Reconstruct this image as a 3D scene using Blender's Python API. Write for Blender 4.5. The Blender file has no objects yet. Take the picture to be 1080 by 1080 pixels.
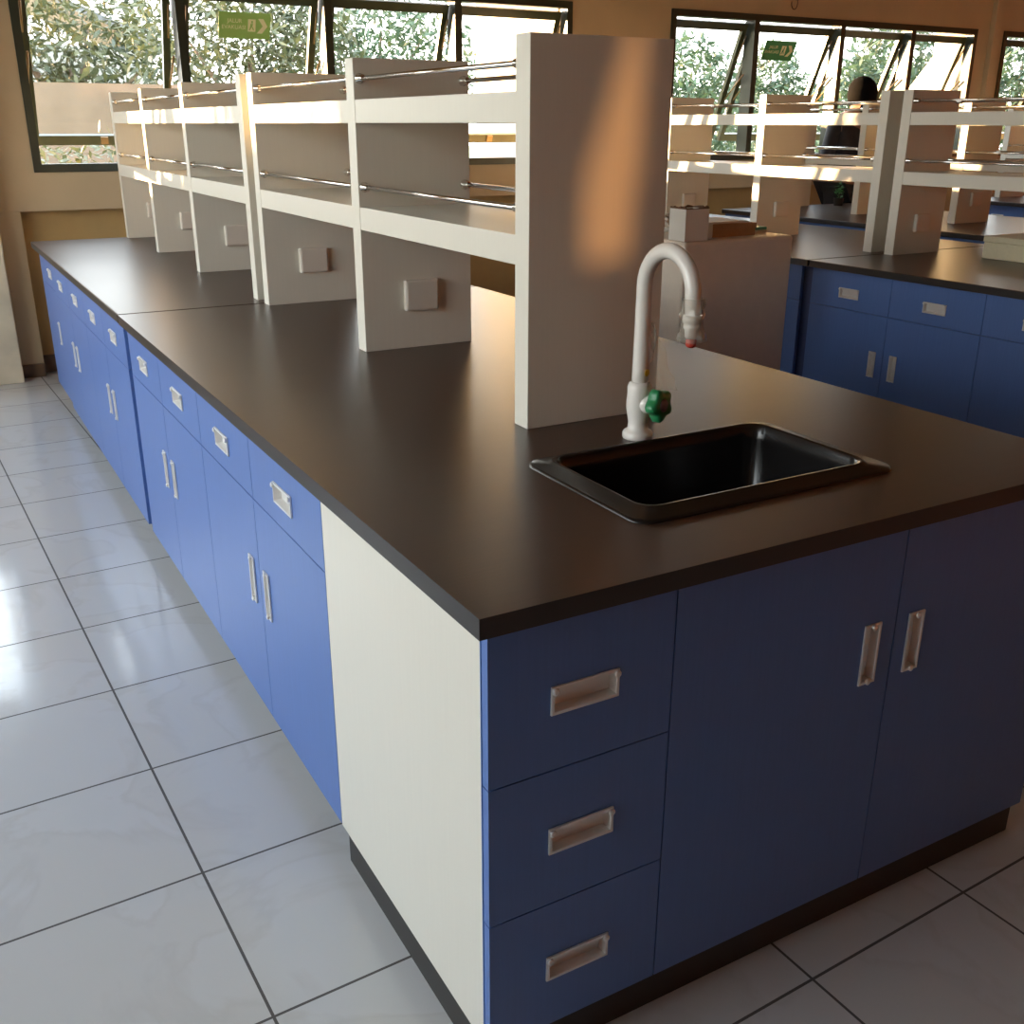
import bpy, bmesh, math, random
from mathutils import Vector, Matrix
random.seed(7)
PI = math.pi
S = bpy.context.scene
C = S.collection

# ------------------------------------------------------------------ materials
def new_mat(name):
    m = bpy.data.materials.new(name); m.use_nodes = True
    nt = m.node_tree
    return m, nt, nt.nodes['Principled BSDF']

def plain(name, col, rough=.5, metal=0., coat=0., spec=.5, noise=0., scale=30., bump=0.):
    m, nt, b = new_mat(name)
    b.inputs['Base Color'].default_value = (*col, 1)
    b.inputs['Roughness'].default_value = rough
    b.inputs['Metallic'].default_value = metal
    b.inputs['Coat Weight'].default_value = coat
    b.inputs['Coat Roughness'].default_value = .15
    b.inputs['Specular IOR Level'].default_value = spec
    if noise or bump:
        tc = nt.nodes.new('ShaderNodeTexCoord')
        n = nt.nodes.new('ShaderNodeTexNoise'); n.inputs['Scale'].default_value = scale
        n.inputs['Detail'].default_value = 5
        nt.links.new(tc.outputs['Object'], n.inputs['Vector'])
        if noise:
            r = nt.nodes.new('ShaderNodeValToRGB')
            r.color_ramp.elements[0].color = (*[max(0, c * (1 - noise)) for c in col], 1)
            r.color_ramp.elements[1].color = (*[min(1, c * (1 + noise)) for c in col], 1)
            r.color_ramp.elements[0].position = .3; r.color_ramp.elements[1].position = .7
            nt.links.new(n.outputs['Fac'], r.inputs['Fac'])
            nt.links.new(r.outputs['Color'], b.inputs['Base Color'])
        if bump:
            bp = nt.nodes.new('ShaderNodeBump'); bp.inputs['Strength'].default_value = bump
            bp.inputs['Distance'].default_value = .002
            nt.links.new(n.outputs['Fac'], bp.inputs['Height'])
            nt.links.new(bp.outputs['Normal'], b.inputs['Normal'])
    return m

def laminate(name, col, rough, amount, grain=(60, 60, 2.0)):
    """laminate with a fine vertical grain"""
    m, nt, b = new_mat(name)
    tc = nt.nodes.new('ShaderNodeTexCoord'); mp = nt.nodes.new('ShaderNodeMapping')
    mp.inputs['Scale'].default_value = grain
    n = nt.nodes.new('ShaderNodeTexNoise'); n.inputs['Scale'].default_value = 3; n.inputs['Detail'].default_value = 6
    r = nt.nodes.new('ShaderNodeValToRGB')
    r.color_ramp.elements[0].position = .3; r.color_ramp.elements[1].position = .7
    r.color_ramp.elements[0].color = (*[c * (1 - amount) for c in col], 1)
    r.color_ramp.elements[1].color = (*[min(1, c * (1 + amount)) for c in col], 1)
    nt.links.new(tc.outputs['Object'], mp.inputs['Vector']); nt.links.new(mp.outputs['Vector'], n.inputs['Vector'])
    nt.links.new(n.outputs['Fac'], r.inputs['Fac']); nt.links.new(r.outputs['Color'], b.inputs['Base Color'])
    b.inputs['Roughness'].default_value = rough
    return m

M = {}
M['white'] = laminate('white laminate', (.74, .712, .625), .42, .012)
M['blue'] = laminate('blue laminate', (.098, .188, .475), .38, .035)
M['blue_edge'] = plain('blue edge band', (.13, .26, .60), .35)
M['carcass'] = plain('dark blue carcass', (.05, .08, .22), .5)
M['plinth'] = plain('black plinth', (.035, .032, .03), .5)
M['top'] = laminate('dark brown worktop laminate', (.042, .0170, .0092), .33, .12, (1.5, 60, 60))
M['top'].node_tree.nodes['Principled BSDF'].inputs['Specular IOR Level'].default_value = .78
M['edge'] = plain('worktop edge band', (.026, .021, .019), .40)
M['chrome'] = plain('chrome rail', (.80, .78, .74), .16, 1.)
M['alu'] = plain('satin aluminium', (.80, .79, .77), .40, .45)
M['bowl'] = plain('handle bowl', (.68, .66, .62), .42, .4)
M['outlet'] = plain('outlet plastic', (.76, .70, .62), .4)
M['sink'] = plain('black epoxy sink', (.009, .008, .008), .24, coat=.2)
M['faucet'] = plain('white powder coat', (.80, .77, .72), .28, coat=.4)
M['green_knob'] = plain('green plastic', (.02, .22, .08), .35)
M['knob_label'] = plain('grey label', (.12, .10, .12), .4)
M['yellow'] = plain('yellow sticker', (.70, .48, .02), .5)
M['red'] = plain('red rubber', (.55, .05, .03), .5)
M['wall'] = plain('painted wall', (.55, .42, .26), .75, noise=.06, scale=3)
M['wall_low'] = plain('lower wall paint', (.50, .33, .13), .75, noise=.1, scale=4)
M['pillar'] = plain('pillar paint', (.68, .58, .42), .7, noise=.12, scale=6)
M['ceiling'] = plain('ceiling paint', (.38, .22, .11), .9)
M['wall_rear'] = plain('tan wall paint', (.56, .235, .10), .8)
M['skirting'] = plain('brown skirting tile', (.17, .10, .055), .4, noise=.2, scale=14)
M['frame'] = plain('dark green window frame', (.028, .036, .024), .35, noise=.15, scale=12)
M['sash'] = plain('green window sash', (.075, .082, .036), .28, noise=.15, scale=12)
M['stay'] = plain('brass window stay', (.32, .21, .10), .4, .6)
M['fin'] = plain('white concrete fin', (.80, .74, .62), .8, noise=.04, scale=5)
M['outwall'] = plain('garden wall render', (.17, .14, .105), .9, noise=.12, scale=4)
M['roof'] = plain('grey roof sheet', (.16, .17, .18), .6)
M['house'] = plain('pale house wall', (.55, .56, .54), .8)
M['ground'] = plain('dry grass ground', (.16, .17, .07), .95, noise=.4, scale=2)
M['bark'] = plain('bark', (.12, .09, .06), .9, noise=.3, scale=12)
M['fridge'] = plain('off-white enamel', (.74, .66, .56), .38, noise=.03, scale=20)
M['card'] = plain('brown cardboard', (.42, .24, .12), .8, noise=.08, scale=20)
M['paper'] = plain('white paper', (.82, .80, .76), .7)
M['carton'] = plain('white carton', (.80, .77, .70), .6)
M['tornedge'] = plain('torn cardboard edge', (.16, .08, .04), .9)
M['teal'] = plain('teal plastic', (.02, .26, .22), .4)
M['foam'] = plain('cream foam box', (.78, .72, .52), .7, noise=.03, scale=60)
M['skin'] = plain('skin', (.34, .19, .12), .5)
M['hair'] = plain('black hair', (.004, .003, .003), .9, spec=.15, bump=.6, scale=60)
M['shirt'] = plain('charcoal shirt cloth', (.035, .034, .042), .8, noise=.25, scale=18)
M['trouser'] = plain('dark trousers', (.020, .018, .020), .8)
M['shoe'] = plain('black shoe', (.015, .014, .014), .5)
M['pot'] = plain('dark pot', (.06, .045, .04), .6)
M['sign_green'] = plain('green sticker', (.36, .62, .17), .5)
M['sign_green2'] = plain('deep green sticker', (.06, .34, .12), .5)
M['sign_print'] = plain('cream print', (.92, .93, .62), .5)
M['cable'] = plain('black cable', (.02, .018, .016), .5)

def leaf_mat(name, col, col2):
    m, nt, b = new_mat(name)
    oi = nt.nodes.new('ShaderNodeTexCoord'); n = nt.nodes.new('ShaderNodeTexNoise')
    n.inputs['Scale'].default_value = 2.3; n.inputs['Detail'].default_value = 6
    r = nt.nodes.new('ShaderNodeValToRGB')
    r.color_ramp.elements[0].color = (*col, 1); r.color_ramp.elements[1].color = (*col2, 1)
    r.color_ramp.elements[0].position = .35; r.color_ramp.elements[1].position = .65
    nt.links.new(oi.outputs['Object'], n.inputs['Vector']); nt.links.new(n.outputs['Fac'], r.inputs['Fac'])
    nt.links.new(r.outputs['Color'], b.inputs['Base Color'])
    b.inputs['Roughness'].default_value = .42
    t = nt.nodes.new('ShaderNodeBsdfTranslucent'); nt.links.new(r.outputs['Color'], t.inputs['Color'])
    mx = nt.nodes.new('ShaderNodeMixShader'); mx.inputs[0].default_value = .3
    out = nt.nodes['Material Output']
    nt.links.new(b.outputs[0], mx.inputs[1]); nt.links.new(t.outputs[0], mx.inputs[2]); nt.links.new(mx.outputs[0], out.inputs[0])
    return m
M['leaf'] = leaf_mat('mango leaves', (.035, .055, .030), (.115, .125, .055))
M['leaf2'] = leaf_mat('blue green leaves', (.035, .070, .045), (.085, .135, .065))
M['leaf3'] = leaf_mat('plant leaves', (.03, .16, .04), (.10, .34, .08))

def glass_mat(name, tint, dust):
    m = bpy.data.materials.new(name); m.use_nodes = True; nt = m.node_tree; nt.nodes.clear()
    out = nt.nodes.new('ShaderNodeOutputMaterial')
    tr = nt.nodes.new('ShaderNodeBsdfTransparent'); tr.inputs[0].default_value = (*tint, 1)
    gl = nt.nodes.new('ShaderNodeBsdfGlossy'); gl.inputs['Roughness'].default_value = .02
    df = nt.nodes.new('ShaderNodeBsdfDiffuse'); df.inputs[0].default_value = (.7, .66, .58, 1)
    fr = nt.nodes.new('ShaderNodeFresnel'); fr.inputs['IOR'].default_value = 1.45
    m1 = nt.nodes.new('ShaderNodeMixShader'); m2 = nt.nodes.new('ShaderNodeMixShader'); m2.inputs[0].default_value = dust
    ge = nt.nodes.new('ShaderNodeNewGeometry'); iv = nt.nodes.new('ShaderNodeMath'); iv.operation = 'SUBTRACT'; iv.inputs[0].default_value = 1
    ml = nt.nodes.new('ShaderNodeMath'); ml.operation = 'MULTIPLY'
    nt.links.new(ge.outputs['Backfacing'], iv.inputs[1]); nt.links.new(iv.outputs[0], ml.inputs[0]); nt.links.new(fr.outputs[0], ml.inputs[1])
    nt.links.new(ml.outputs[0], m1.inputs[0]); nt.links.new(tr.outputs[0], m1.inputs[1]); nt.links.new(gl.outputs[0], m1.inputs[2])
    nt.links.new(m1.outputs[0], m2.inputs[1]); nt.links.new(df.outputs[0], m2.inputs[2]); nt.links.new(m2.outputs[0], out.inputs[0])
    return m
M['glass'] = glass_mat('window glass', (.95, .955, .93), .012)
M['film'] = glass_mat('clear plastic film', (.93, .92, .90), .24)

def floor_mat():
    m, nt, b = new_mat('grey marble floor tile')
    L = nt.links.new
    geo = nt.nodes.new('ShaderNodeNewGeometry')
    mp = nt.nodes.new('ShaderNodeMapping'); mp.vector_type = 'TEXTURE'
    mp.inputs['Location'].default_value = (-.234, .300, 0); mp.inputs['Rotation'].default_value = (0, 0, .038)
    mp.inputs['Scale'].default_value = (.4, .4, .4)
    L(geo.outputs['Position'], mp.inputs['Vector'])
    sp = nt.nodes.new('ShaderNodeSeparateXYZ'); L(mp.outputs['Vector'], sp.inputs[0])
    def math_(op, a, bb=None):
        n = nt.nodes.new('ShaderNodeMath'); n.operation = op
        for i, v in enumerate((a, bb)):
            if v is None: continue
            if isinstance(v, (int, float)): n.inputs[i].default_value = v
            else: L(v, n.inputs[i])
        return n.outputs[0]
    ds = []
    for ax in ('X', 'Y'):
        f = math_('FRACT', math_('ADD', sp.outputs[ax], 100.5))
        ds.append(math_('ABSOLUTE', math_('SUBTRACT', f, .5)))
    d = math_('MINIMUM', ds[0], ds[1])                       # distance to the joint, in tiles
    g = math_('LESS_THAN', d, .0065)
    # veins, a different cut of stone per tile
    fx = math_('FLOOR', math_('ADD', sp.outputs['X'], 0.0)); fy = math_('FLOOR', math_('ADD', sp.outputs['Y'], 0.0))
    off = nt.nodes.new('ShaderNodeCombineXYZ'); L(math_('MULTIPLY', fx, 3.7), off.inputs[0]); L(math_('MULTIPLY', fy, 5.3), off.inputs[1])
    va = nt.nodes.new('ShaderNodeVectorMath'); va.operation = 'ADD'; L(mp.outputs['Vector'], va.inputs[0]); L(off.outputs[0], va.inputs[1])
    n1 = nt.nodes.new('ShaderNodeTexNoise'); n1.inputs['Scale'].default_value = 1.0; n1.inputs['Detail'].default_value = 8
    n1.inputs['Distortion'].default_value = .7
    L(va.outputs[0], n1.inputs['Vector'])
    r = nt.nodes.new('ShaderNodeValToRGB'); e = r.color_ramp.elements
    e[0].position = .40; e[0].color = (.60, .61, .61, 1)
    e[1].position = .60; e[1].color = (.60, .60, .585, 1)
    k = e.new(.50); k.color = (.572, .57, .56, 1)
    k = e.new(.47); k.color = (.61, .615, .615, 1)
    k = e.new(.53); k.color = (.60, .60, .59, 1)
    L(n1.outputs['Fac'], r.inputs['Fac'])
    mx = nt.nodes.new('ShaderNodeMix'); mx.data_type = 'RGBA'
    L(g, mx.inputs['Factor']); L(r.outputs['Color'], mx.inputs[6]); mx.inputs[7].default_value = (.09, .085, .08, 1)
    L(mx.outputs[2], b.inputs['Base Color'])
    n2 = nt.nodes.new('ShaderNodeTexNoise'); n2.inputs['Scale'].default_value = 4; n2.inputs['Detail'].default_value = 4
    L(mp.outputs['Vector'], n2.inputs['Vector'])
    rr = nt.nodes.new('ShaderNodeMapRange'); rr.inputs[1].default_value = .3; rr.inputs[2].default_value = .7
    rr.inputs[3].default_value = .07; rr.inputs[4].default_value = .16
    L(n2.outputs['Fac'], rr.inputs[0])
    rg = nt.nodes.new('ShaderNodeMix'); rg.data_type = 'FLOAT'
    L(g, rg.inputs[0]); L(rr.outputs[0], rg.inputs[2]); rg.inputs[3].default_value = .7
    L(rg.outputs[0], b.inputs['Roughness'])
    return m
M['floor'] = floor_mat()

# ------------------------------------------------------------------ mesh helpers
class MB:
    def __init__(self): self.bm = bmesh.new()
    def box(self, x0, x1, y0, y1, z0, z1, bev=0., mi=0):
        x0, x1 = min(x0, x1), max(x0, x1); y0, y1 = min(y0, y1), max(y0, y1)
        b = self.bm
        v = [b.verts.new((x, y, z)) for z in (z0, z1) for y in (y0, y1) for x in (x0, x1)]
        fs = [b.faces.new([v[i] for i in q]) for q in ((0, 2, 3, 1), (4, 5, 7, 6), (0, 1, 5, 4), (1, 3, 7, 5), (3, 2, 6, 7), (2, 0, 4, 6))]
        for f in fs: f.material_index = mi
        if bev:
            es = list({e for f in fs for e in f.edges})
            r = bmesh.ops.bevel(b, geom=es, offset=bev, segments=2, affect='EDGES', profile=.5)
            for f in r['faces']: f.material_index = mi
        return self
    def poly(self, pts, mi=0):
        f = self.bm.faces.new([self.bm.verts.new(p) for p in pts]); f.material_index = mi; return self
    def prism(self, pts, vec, mi=0):
        a = [self.bm.verts.new(p) for p in pts]; vec = Vector(vec)
        c = [self.bm.verts.new(Vector(p) + vec) for p in pts]; n = len(pts)
        fs = [self.bm.faces.new(a), self.bm.faces.new(c[::-1])] + [self.bm.faces.new((a[i], c[i], c[(i + 1) % n], a[(i + 1) % n])) for i in range(n)]
        for f in fs: f.material_index = mi
        return self
    def tube(self, pts, r, n=12, caps=True, mi=0):
        pts = [Vector(p) for p in pts]; rs = r if isinstance(r, (list, tuple)) else [r] * len(pts)
        rings = []; side = None
        for i, p in enumerate(pts):
            t = (pts[min(i + 1, len(pts) - 1)] - pts[max(i - 1, 0)]).normalized()
            if side is None:
                side = t.orthogonal().normalized()
            side = (side - t * side.dot(t)).normalized(); up = t.cross(side)
            rings.append([self.bm.verts.new(p + (side * math.cos(2 * PI * k / n) + up * math.sin(2 * PI * k / n)) * rs[i]) for k in range(n)])
        for a, c in zip(rings, rings[1:]):
            for k in range(n):
                f = self.bm.faces.new((a[k], a[(k + 1) % n], c[(k + 1) % n], c[k])); f.smooth = True; f.material_index = mi
        if caps:
            self.bm.faces.new(rings[0][::-1]).material_index = mi; self.bm.faces.new(rings[-1]).material_index = mi
        return self
    def lathe(self, prof, org=(0, 0, 0), axis=(0, 0, 1), n=24, mi=0):
        """prof: (radius, height along axis)"""
        org = Vector(org); ax = Vector(axis).normalized(); s = ax.orthogonal().normalized(); u = ax.cross(s)
        rings = [[self.bm.verts.new(org + ax * h + (s * math.cos(2 * PI * k / n) + u * math.sin(2 * PI * k / n)) * r) for k in range(n)] for r, h in prof]
        for a, c in zip(rings, rings[1:]):
            for k in range(n):
                f = self.bm.faces.new((a[k], a[(k + 1) % n], c[(k + 1) % n], c[k])); f.smooth = True; f.material_index = mi
        self.bm.faces.new(rings[0][::-1]).material_index = mi; self.bm.faces.new(rings[-1]).material_index = mi
        return self
    def loops(self, loops, close_last=True, close_first=False, smooth=False):
        vs = [[self.bm.verts.new(p) for p in l] for l in loops]
        for a, c in zip(vs, vs[1:]):
            for k in range(len(a)):
                f = self.bm.faces.new((a[k], a[(k + 1) % len(a)], c[(k + 1) % len(a)], c[k])); f.smooth = smooth
        if close_last: self.bm.faces.new(vs[-1])
        if close_first: self.bm.faces.new(vs[0][::-1])
        return self
    def slab_hole(self, a0, a1, b0, b1, d0, d1, holes, P):
        """slab a x b with rectangular holes, thickness d0..d1 ; P maps (a, d, b) to a point"""
        As = sorted({a0, a1, *[v for h in holes for v in h[:2]]}); Bs = sorted({b0, b1, *[v for h in holes for v in h[2:]]})
        cell = {}
        for i in range(len(As) - 1):
            for j in range(len(Bs) - 1):
                ca, cb = (As[i] + As[i + 1]) / 2, (Bs[j] + Bs[j + 1]) / 2
                cell[i, j] = not any(h[0] < ca < h[1] and h[2] < cb < h[3] for h in holes)
        vv = {}
        def V(i, j, d):
            if (i, j, d) not in vv: vv[i, j, d] = self.bm.verts.new(P(As[i], (d0, d1)[d], Bs[j]))
            return vv[i, j, d]
        for (i, j), on in cell.items():
            if not on: continue
            for d in (0, 1):
                self.bm.faces.new([V(i, j, d), V(i + 1, j, d), V(i + 1, j + 1, d), V(i, j + 1, d)])
            for (di, dj, e) in ((-1, 0, ((i, j), (i, j + 1))), (1, 0, ((i + 1, j), (i + 1, j + 1))), (0, -1, ((i, j), (i + 1, j))), (0, 1, ((i, j + 1), (i + 1, j + 1)))):
                if not cell.get((i + di, j + dj), False):
                    (p, q), (r, s) = e
                    self.bm.faces.new([V(p, q, 0), V(r, s, 0), V(r, s, 1), V(p, q, 1)])
        return self
    def build(self, name, mats, parent=None, loc=None):
        bmesh.ops.recalc_face_normals(self.bm, faces=self.bm.faces[:])
        me = bpy.data.meshes.new(name); self.bm.to_mesh(me); self.bm.free()
        for m in (mats if isinstance(mats, (list, tuple)) else [mats]): me.materials.append(M[m])
        o = bpy.data.objects.new(name, me); C.objects.link(o)
        if parent: o.parent = parent
        if loc: o.location = loc
        return o

def tag(o, label=None, cat=None, group=None, kind=None):
    if label: o['label'] = label
    if cat: o['category'] = cat
    if group: o['group'] = group
    if kind: o['kind'] = kind
    return o
def thing(name, label, cat, loc=(0, 0, 0), group=None):
    o = bpy.data.objects.new(name, None); o.empty_display_size = .1; C.objects.link(o); o.location = loc
    return tag(o, label, cat, group)
def copy_tree(o, parent=None):
    c = o.copy(); C.objects.link(c)
    if parent: c.parent = parent
    for ch in list(o.children): copy_tree(ch, c)
    return c
def place(src, label, loc, group=None):
    c = copy_tree(src); c.location = loc; c['label'] = label
    if group: c['group'] = group
    return c
def struct(mb, name, mat, parent=None):
    o = mb.build(name, mat, parent)
    if not parent: o['kind'] = 'structure'
    return o

# ------------------------------------------------------------------ dimensions
H = .800; TT = .029; OV = .02
ZB, ZT = .088, H - TT                     # fronts
Z_SEAM = .616
W = 5.35                                  # inner face of the far wall
LX, RX, RY, CZ = -2.75, 13.5, -3.6, 3.25  # room

# ------------------------------------------------------------------ fronts
LEFT = lambda s, d, z: (-d, s, z)         # front facing -X
END = lambda s, d, z: (s, -d, z)          # front facing -Y
def handle(P, s, z, w, h, parent):
    """recessed flush pull: raised rim, sunk bowl and two end caps"""
    m = MB()
    a, b = w / 2, h / 2; i = .005; g = .0045
    m.loops([[P(s + x * (a - k), d, z + y * (b - k)) for x, y in ((-1, -1), (1, -1), (1, 1), (-1, 1))]
             for k, d in ((0, .0005), (0, .0035), (.001, .004), (g, .004), (i, .003), (i + .002, -.011))])
    o = m.build('handle', 'alu', parent)
    vert = h > w
    for e in (-1, 1):
        sx = s + (0 if vert else e * (a - .005)); sz = z + (e * (b - .005) if vert else b - .006)
        MB().lathe([(.004, 0), (.0055, .002), (.0055, .004), (.003, .0055)], P(sx, .003, sz), Vector(P(0, 1, 0)) - Vector(P(0, 0, 0)), 10).build('end_cap', 'alu', o)
    return o
HW, HH = .107, .042
def drawer(P, s0, s1, z0, z1, parent, hs=None, hz=None):
    hs = (s0 + s1) / 2 if hs is None else hs; hz = (z0 + z1) / 2 if hz is None else hz
    h = (hs - HW / 2 + .003, hs + HW / 2 - .003, hz - HH / 2 + .003, hz + HH / 2 - .003)
    o = MB().slab_hole(s0 + .0012, s1 - .0012, z0 + .0012, z1 - .0012, -.016, 0, [h], P).build('drawer', 'blue', parent)
    handle(P, hs, hz, HW, HH, o)
def door(P, s0, s1, z0, z1, parent, hs, hz):
    w, h_ = .036, .107
    h = (hs - w / 2 + .003, hs + w / 2 - .003, hz - h_ / 2 + .003, hz + h_ / 2 - .003)
    o = MB().slab_hole(s0 + .0012, s1 - .0012, z0 + .0012, z1 - .0012, -.016, 0, [h], P).build('door', 'blue', parent)
    handle(P, hs, hz, w, h_, o)

# ------------------------------------------------------------------ cabinets
def base_cabinet(name, label, y0, y1, group):
    """two drawers above two doors; origin on the floor at its near left corner"""
    w = y1 - y0
    t = thing(name, label, 'cabinet', (0, y0, 0), group)
    MB().box(.0165, 1.18, .001, w - .001, ZB, ZT - .001).build('carcass', 'carcass', t)
    MB().box(.075, 1.12, .0, w, 0, ZB - .0005).build('plinth', 'plinth', t)
    for k in (0, 1):
        drawer(LEFT, k * w / 2, (k + 1) * w / 2, Z_SEAM, ZT, t, hs=(k + .5) * w / 2, hz=.683)
        door(LEFT, k * w / 2, (k + 1) * w / 2, ZB, Z_SEAM, t, w / 2 + (-.054 if k == 0 else .054), .413)
    return t

Y0, Y1, Y2 = .597, 1.471, 2.345
Y3, Y4, Y5, Y6 = 2.408, 3.282, 4.156, 4.755
DX = [0, 2.874, 4.47, 6.86]
names = ['front', 'second', 'third', 'fourth']
where = ['the near bench with the sink', 'the second bench, across the aisle', 'the third bench, close behind the second one', 'the fourth bench, far right']

# near end cabinet of the sink bench
ec = thing('sink_cabinet', 'sink cabinet at the near end of the bench, blue front with three drawers, white side', 'cabinet', (0, 0, 0))
MB().box(.003, 1.195, .0185, Y0 - .001, ZB, .60).build('carcass', 'carcass', ec)
MB().box(0, .003, .018, Y0 - .0015, ZB, ZT - .001).build('side_panel', 'white', ec)['label'] = 'plain white side panel'
MB().box(0, 1.198, .0165, .018, ZB, ZT - .001).build('edge_strip', 'blue_edge', ec)
MB().box(.012, 1.212, .026, Y0 - .002, 0, ZB - .0005).build('plinth', 'plinth', ec)
P2 = lambda s, d, z: (s, -d, z)
for z0, z1, hz in ((.537, ZT, .645), (.314, .537, .423), (ZB, .314, .198)):
    drawer(P2, .0, .294, z0, z1, ec, hs=.147, hz=hz)
door(P2, .294, .746, ZB, ZT, ec, .692, .556)
door(P2, .746, 1.198, ZB, ZT, ec, .793, .554)

G_CAB = 'blue base cabinets under the worktops'
c1 = base_cabinet('base_cabinet', 'blue two-drawer base cabinet right beside the white side panel of the sink bench', Y0, Y1, G_CAB)
c2 = place(c1, 'blue base cabinet of the sink bench on the near side of the dark worktop joint', (0, Y1, 0))
c3 = place(c1, 'blue base cabinet of the sink bench just beyond the dark worktop joint', (0, Y3, 0))
c4 = place(c1, 'blue base cabinet of the sink bench second beyond the worktop joint', (0, Y4, 0))
# far end cabinet
def end_cab(label, loc):
    w = Y6 - Y5
    t = thing('end_cabinet', label, 'cabinet', loc, None)
    MB().box(.0265, 1.18, .004, w - .001, ZB, ZT - .001).build('carcass', 'carcass', t)
    MB().box(.085, 1.12, 0, w, 0, ZB - .0005).build('plinth', 'plinth', t)
    PP = lambda s, d, z: (.010 - d, s, z)
    drawer(PP, .004, w, Z_SEAM, ZT, t, hs=.23, hz=.683)
    door(PP, .004, w, ZB, Z_SEAM, t, .16, .413)
    return t
e1 = end_cab('narrow blue end cabinet of the sink bench nearest the far wall', (0, Y5, 0))

# filler strip between the two halves of each bench
def filler(x, label):
    o = MB().box(.016, .03, Y2 + .001, Y3 - .001, ZB, ZT - .001).box(.0295, .13, Y2 + .001, Y3 - .001, ZB, ZB + .02).box(.11, .13, Y2 + .001, Y3 - .001, .0003, ZB + .001).build('filler_strip', 'carcass', None, (x, 0, 0))
    return tag(o, label, 'filler strip', 'dark strips between bench halves')
filler(0, 'dark upright filler strip between the two cabinet rows of the sink bench')

# worktops
def worktop(y0, y1, x, label, hole=None):
    m = MB()
    if hole:
        m.slab_hole(-OV, 1.22, y0, y1, H - TT, H, [hole], lambda a, d, b: (a, b, d))
        es = [e for e in m.bm.edges if all(abs(v.co.z - H) < 1e-6 for v in e.verts) and len(e.link_faces) == 2 and abs(e.calc_face_angle(0)) > 1]
        bmesh.ops.bevel(m.bm, geom=es, offset=.003, segments=2, affect='EDGES')
    else:
        m.box(-OV, 1.22, y0, y1, H - TT, H, .003)
    for f in m.bm.faces:
        f.normal_update()
        if abs(f.normal.z) < .3: f.material_index = 1
    o = m.build('worktop', ['top', 'edge'], None, (x, 0, 0))
    return tag(o, label, 'worktop', 'dark brown bench worktops')
SINK = (.345, .845, .155, .455)
worktop(-OV, 2.352, 0, 'near dark brown worktop with the black sink set into it', SINK)
worktop(2.363, 4.76, 0, 'far dark brown worktop of the sink bench, running up to the wall')

# ------------------------------------------------------------------ sink and faucet
def rrect(x0, x1, y0, y1, r, z, n=6):
    out = []
    for cx, cy, a0 in ((x1 - r, y0 + r, -PI / 2), (x1 - r, y1 - r, 0), (x0 + r, y1 - r, PI / 2), (x0 + r, y0 + r, PI)):
        for k in range(n + 1):
            a = a0 + k * PI / 2 / n; out.append((cx + r * math.cos(a), cy + r * math.sin(a), z))
    return out
sk = thing('sink', 'black rectangular drop-in sink with raised rim in the near worktop', 'sink', (.59, .3, H))
def off(l): return [(x - .59, y - .3, z) for x, y, z in l]
z = 0.0003
L = [rrect(.322, .866, .128, .474, .035, z), rrect(.323, .865, .129, .473, .035, z + .003), rrect(.326, .862, .132, .470, .034, z + .005),
     rrect(.352, .842, .160, .460, .034, z + .006), rrect(.357, .838, .165, .456, .034, z + .010), rrect(.362, .833, .170, .452, .034, z + .010),
     rrect(.366, .829, .175, .448, .032, z + .006), rrect(.369, .826, .178, .445, .030, -.02), rrect(.375, .820, .184, .440, .035, -.165),
     rrect(.395, .800, .204, .420, .03, -.182), rrect(.56, .62, .28, .33, .02, -.188)]
MB().loops([off(l) for l in L], True, False, True).build('basin', 'sink', sk)
MB().lathe([(.028, 0), (.026, .004), (.012, .003), (.010, .001)], (0, .005, -.187)).build('drain', 'alu', sk)

FX, FY = .591, .505
fa = thing('faucet', 'white gooseneck laboratory faucet with green knob behind the sink', 'faucet', (FX, FY, H))
MB().lathe([(.027, 0), (.0285, .003), (.0285, .010), (.026, .014), (.0195, .018), (.0185, .030), (.0205, .042), (.0235, .058), (.0235, .070), (.022, .086),
            (.0225, .096), (.020, .104), (.0155, .107)]).build('body', 'faucet', fa)
R = .068; zc = .279
arc = [(0, 0, .1), (0, 0, .13), (0, 0, .18), (0, 0, .23)] + [(0, -R + R * math.cos(a), zc + R * math.sin(a)) for a in [k * PI / 16 for k in range(0, 17)]]
arc += [(0, -2 * R - .001, zc - .02), (0, -2 * R - .002, zc - .035)]
sp = MB().tube(arc, [.0150, .0150, .0142] + [.0138] * (len(arc) - 5) + [.0132, .0132], 18).build('spout', 'faucet', fa)
MB().lathe([(.0155, 0), (.0165, -.006), (.0165, -.012), (.0135, -.014), (.0145, -.017), (.0145, -.022), (.0125, -.024), (.0115, -.036), (.0085, -.04)], (0, -2 * R - .002, zc - .03), (0, 0, 1)).build('nozzle', 'faucet', fa)
MB().lathe([(.0075, 0), (.009, -.004), (.009, -.014), (.005, -.017)], (0, -2 * R - .002, zc - .068)).build('outlet_tip', 'red', fa)['label'] = 'red outlet tip'
ax = Vector((.30, -.95, .05)).normalized()
MB().lathe([(.019, 0), (.017, .014), (.013, .02), (.011, .034)], Vector((0, 0, .066)) + ax * .010, ax, 20).build('valve_neck', 'faucet', fa)
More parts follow.
